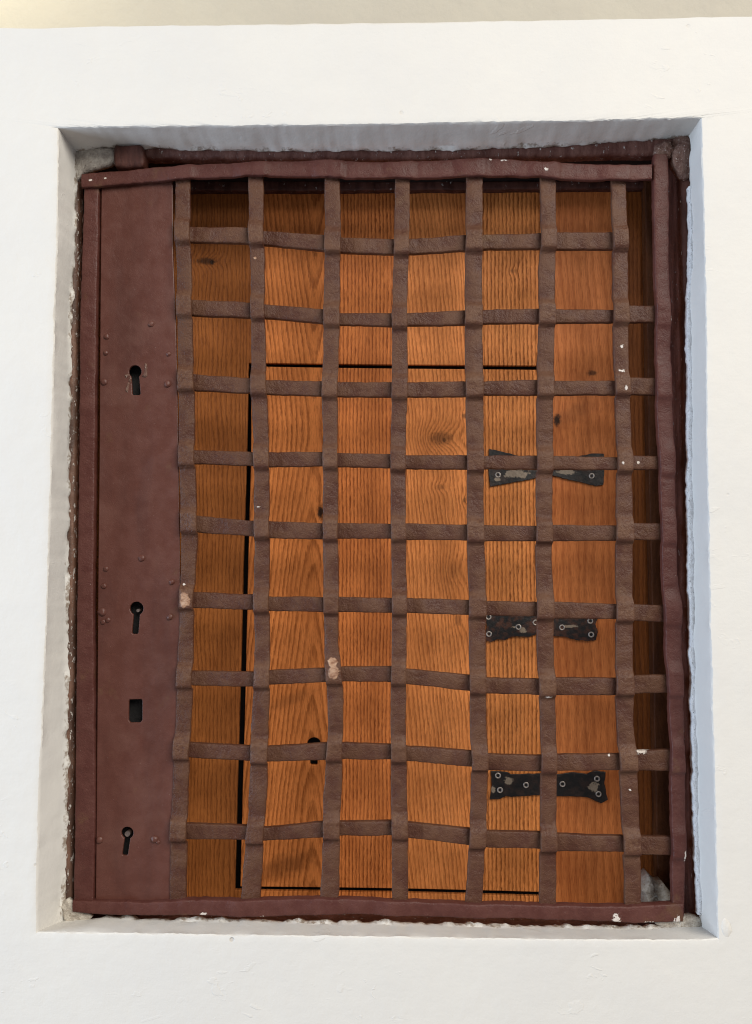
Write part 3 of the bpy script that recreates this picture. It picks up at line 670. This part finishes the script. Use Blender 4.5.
def rough_outline(pts, amp, seed, step=2.2):
    out = []; n = len(pts)
    for i in range(n):
        a, b = pts[i], pts[(i+1) % n]; L = math.dist(a, b); k = max(1, int(L/step))
        for j in range(k):
            t = j/k; x, y = lerp(a[0], b[0], t), lerp(a[1], b[1], t)
            out.append((x+amp*nz(x*.25, y*.25, seed), y+amp*nz(x*.25, y*.25, seed+4)))
    return out
def hinge(left, right, knuckle, screws, amp, seed, lab, col):
    YH = Y_W-0.0028
    h = board('hinge', rough_outline(left, amp, seed), col, inner, Y=YH, thick=0.0025)
    h['label'] = lab
    g = board('leaf', rough_outline(right, amp, seed+9), col, h, Y=YH, thick=0.0025)
    kx, y0, y1 = knuckle
    a, b = P(kx, y1, YH), P(kx, y0, YH)
    bm = bmesh.new(); bmesh.ops.create_cone(bm, cap_ends=True, segments=14, radius1=.0038, radius2=.0038, depth=b.z-a.z, matrix=Matrix.Translation((a.x, YH+.001, (a.z+b.z)/2)))
    frommesh('knuckle', bm, M['black'], h, True, 40)
    for x, y in screws:
        c = P(x, y, YH); bm = bmesh.new(); n, q = 18, 8; R, r = .0026, .00085; vs_ = []
        for i in range(n):
            for j in range(q):
                A, B = 2*math.pi*i/n, 2*math.pi*j/q
                vs_.append(bm.verts.new((c.x+(R+r*math.cos(B))*math.cos(A), YH-.0003+r*math.sin(B), c.z+(R+r*math.cos(B))*math.sin(A))))
        for i in range(n):
            for j in range(q):
                bm.faces.new((vs_[i*q+j], vs_[((i+1) % n)*q+j], vs_[((i+1) % n)*q+(j+1) % q], vs_[i*q+(j+1) % q]))
        frommesh('screw', bm, M['steel'], h)
def hinge_mat(name, pts, rust=(0.022, 0.012, 0.009)):
    n = N(name); f = n.noise(n.pos, 240, 4, 0.65)
    col = n.mix(n.step(n.noise(n.pos, 95, 4, 0.6), 0.44, 0.62), (0.006, 0.005, 0.005), rust)
    if pts:
        k = n.spots([(P(x, y, Y_W), rx*.00115, ry*.00115) for x, y, rx, ry in pts], 0.5, 260)
        col = n.mix(n.mul(k, 0.75), col, n.mix(f, (0.16, 0.11, 0.07), (0.42, 0.34, 0.25)))
    return n.out(col, 0.45, n.bump(f, .0007, .8), 0.4)
hinge([(489.3, 448.8), (500, 451), (512, 454), (527, 457.5), (541, 460), (541, 476.5), (527, 480), (510, 483), (490, 486.5), (488.5, 470)],
      [(551, 461), (565, 458), (585, 455), (591, 453.5), (604, 453.5), (604.5, 470), (603.5, 485), (596, 486), (582, 482.5), (566, 479), (551, 475)],
      (546, 459, 478), [(498, 475), (591.7, 476), (498, 460), (592, 461)], .5, 1.0, 'black bow tie hinge with tan paint marks, uppermost of the three', hinge_mat('black_iron_tan_paint', [(516, 474, 12, 4.5), (497, 479, 3, 3), (566, 472, 9, 3)]))
hinge([(487, 611), (541, 612), (541, 634.5), (536, 634.6), (527, 637), (512, 636.7), (505, 640), (497, 639.5), (490, 642.5), (486, 640)],
      [(550.5, 612), (595, 612), (598, 618), (595.5, 624), (598, 632), (596, 640), (588, 641), (576, 640), (566, 637), (551, 636)],
      (546, 612, 636), [(489, 634), (518.4, 627), (488.5, 617), (562, 627.4), (591.2, 634.6), (590.3, 621), (535.5, 622.5)], .9, 4.0, 'ragged black hinge partly under the strap, middle of the three', hinge_mat('black_iron_rusty', [(522, 630, 4, 3), (514, 627, 3, 1.2), (570, 626, 8, 1.4)], (0.060, 0.020, 0.010)))
hinge([(490.7, 771), (507, 772), (511, 774.5), (541, 773.5), (541, 795), (511, 797), (506, 796), (500, 799), (490, 799.5), (492, 785)],
      [(551, 775), (572, 772.5), (587, 774), (594, 771), (606, 772), (604.5, 784), (608, 800), (601, 803.5), (587, 797), (570, 796.5), (551, 796)],
      (546, 772, 797), [(498, 775.5), (500, 790), (526, 785), (562.5, 784), (597, 778.7), (598.5, 794)], .5, 7.0, 'black bow tie hinge fixed with light screws, lowest of the three', hinge_mat('black_iron_grey_marks', [(508, 780, 4.5, 3.5), (593, 786, 5, 5), (493, 789, 2.5, 4)]))
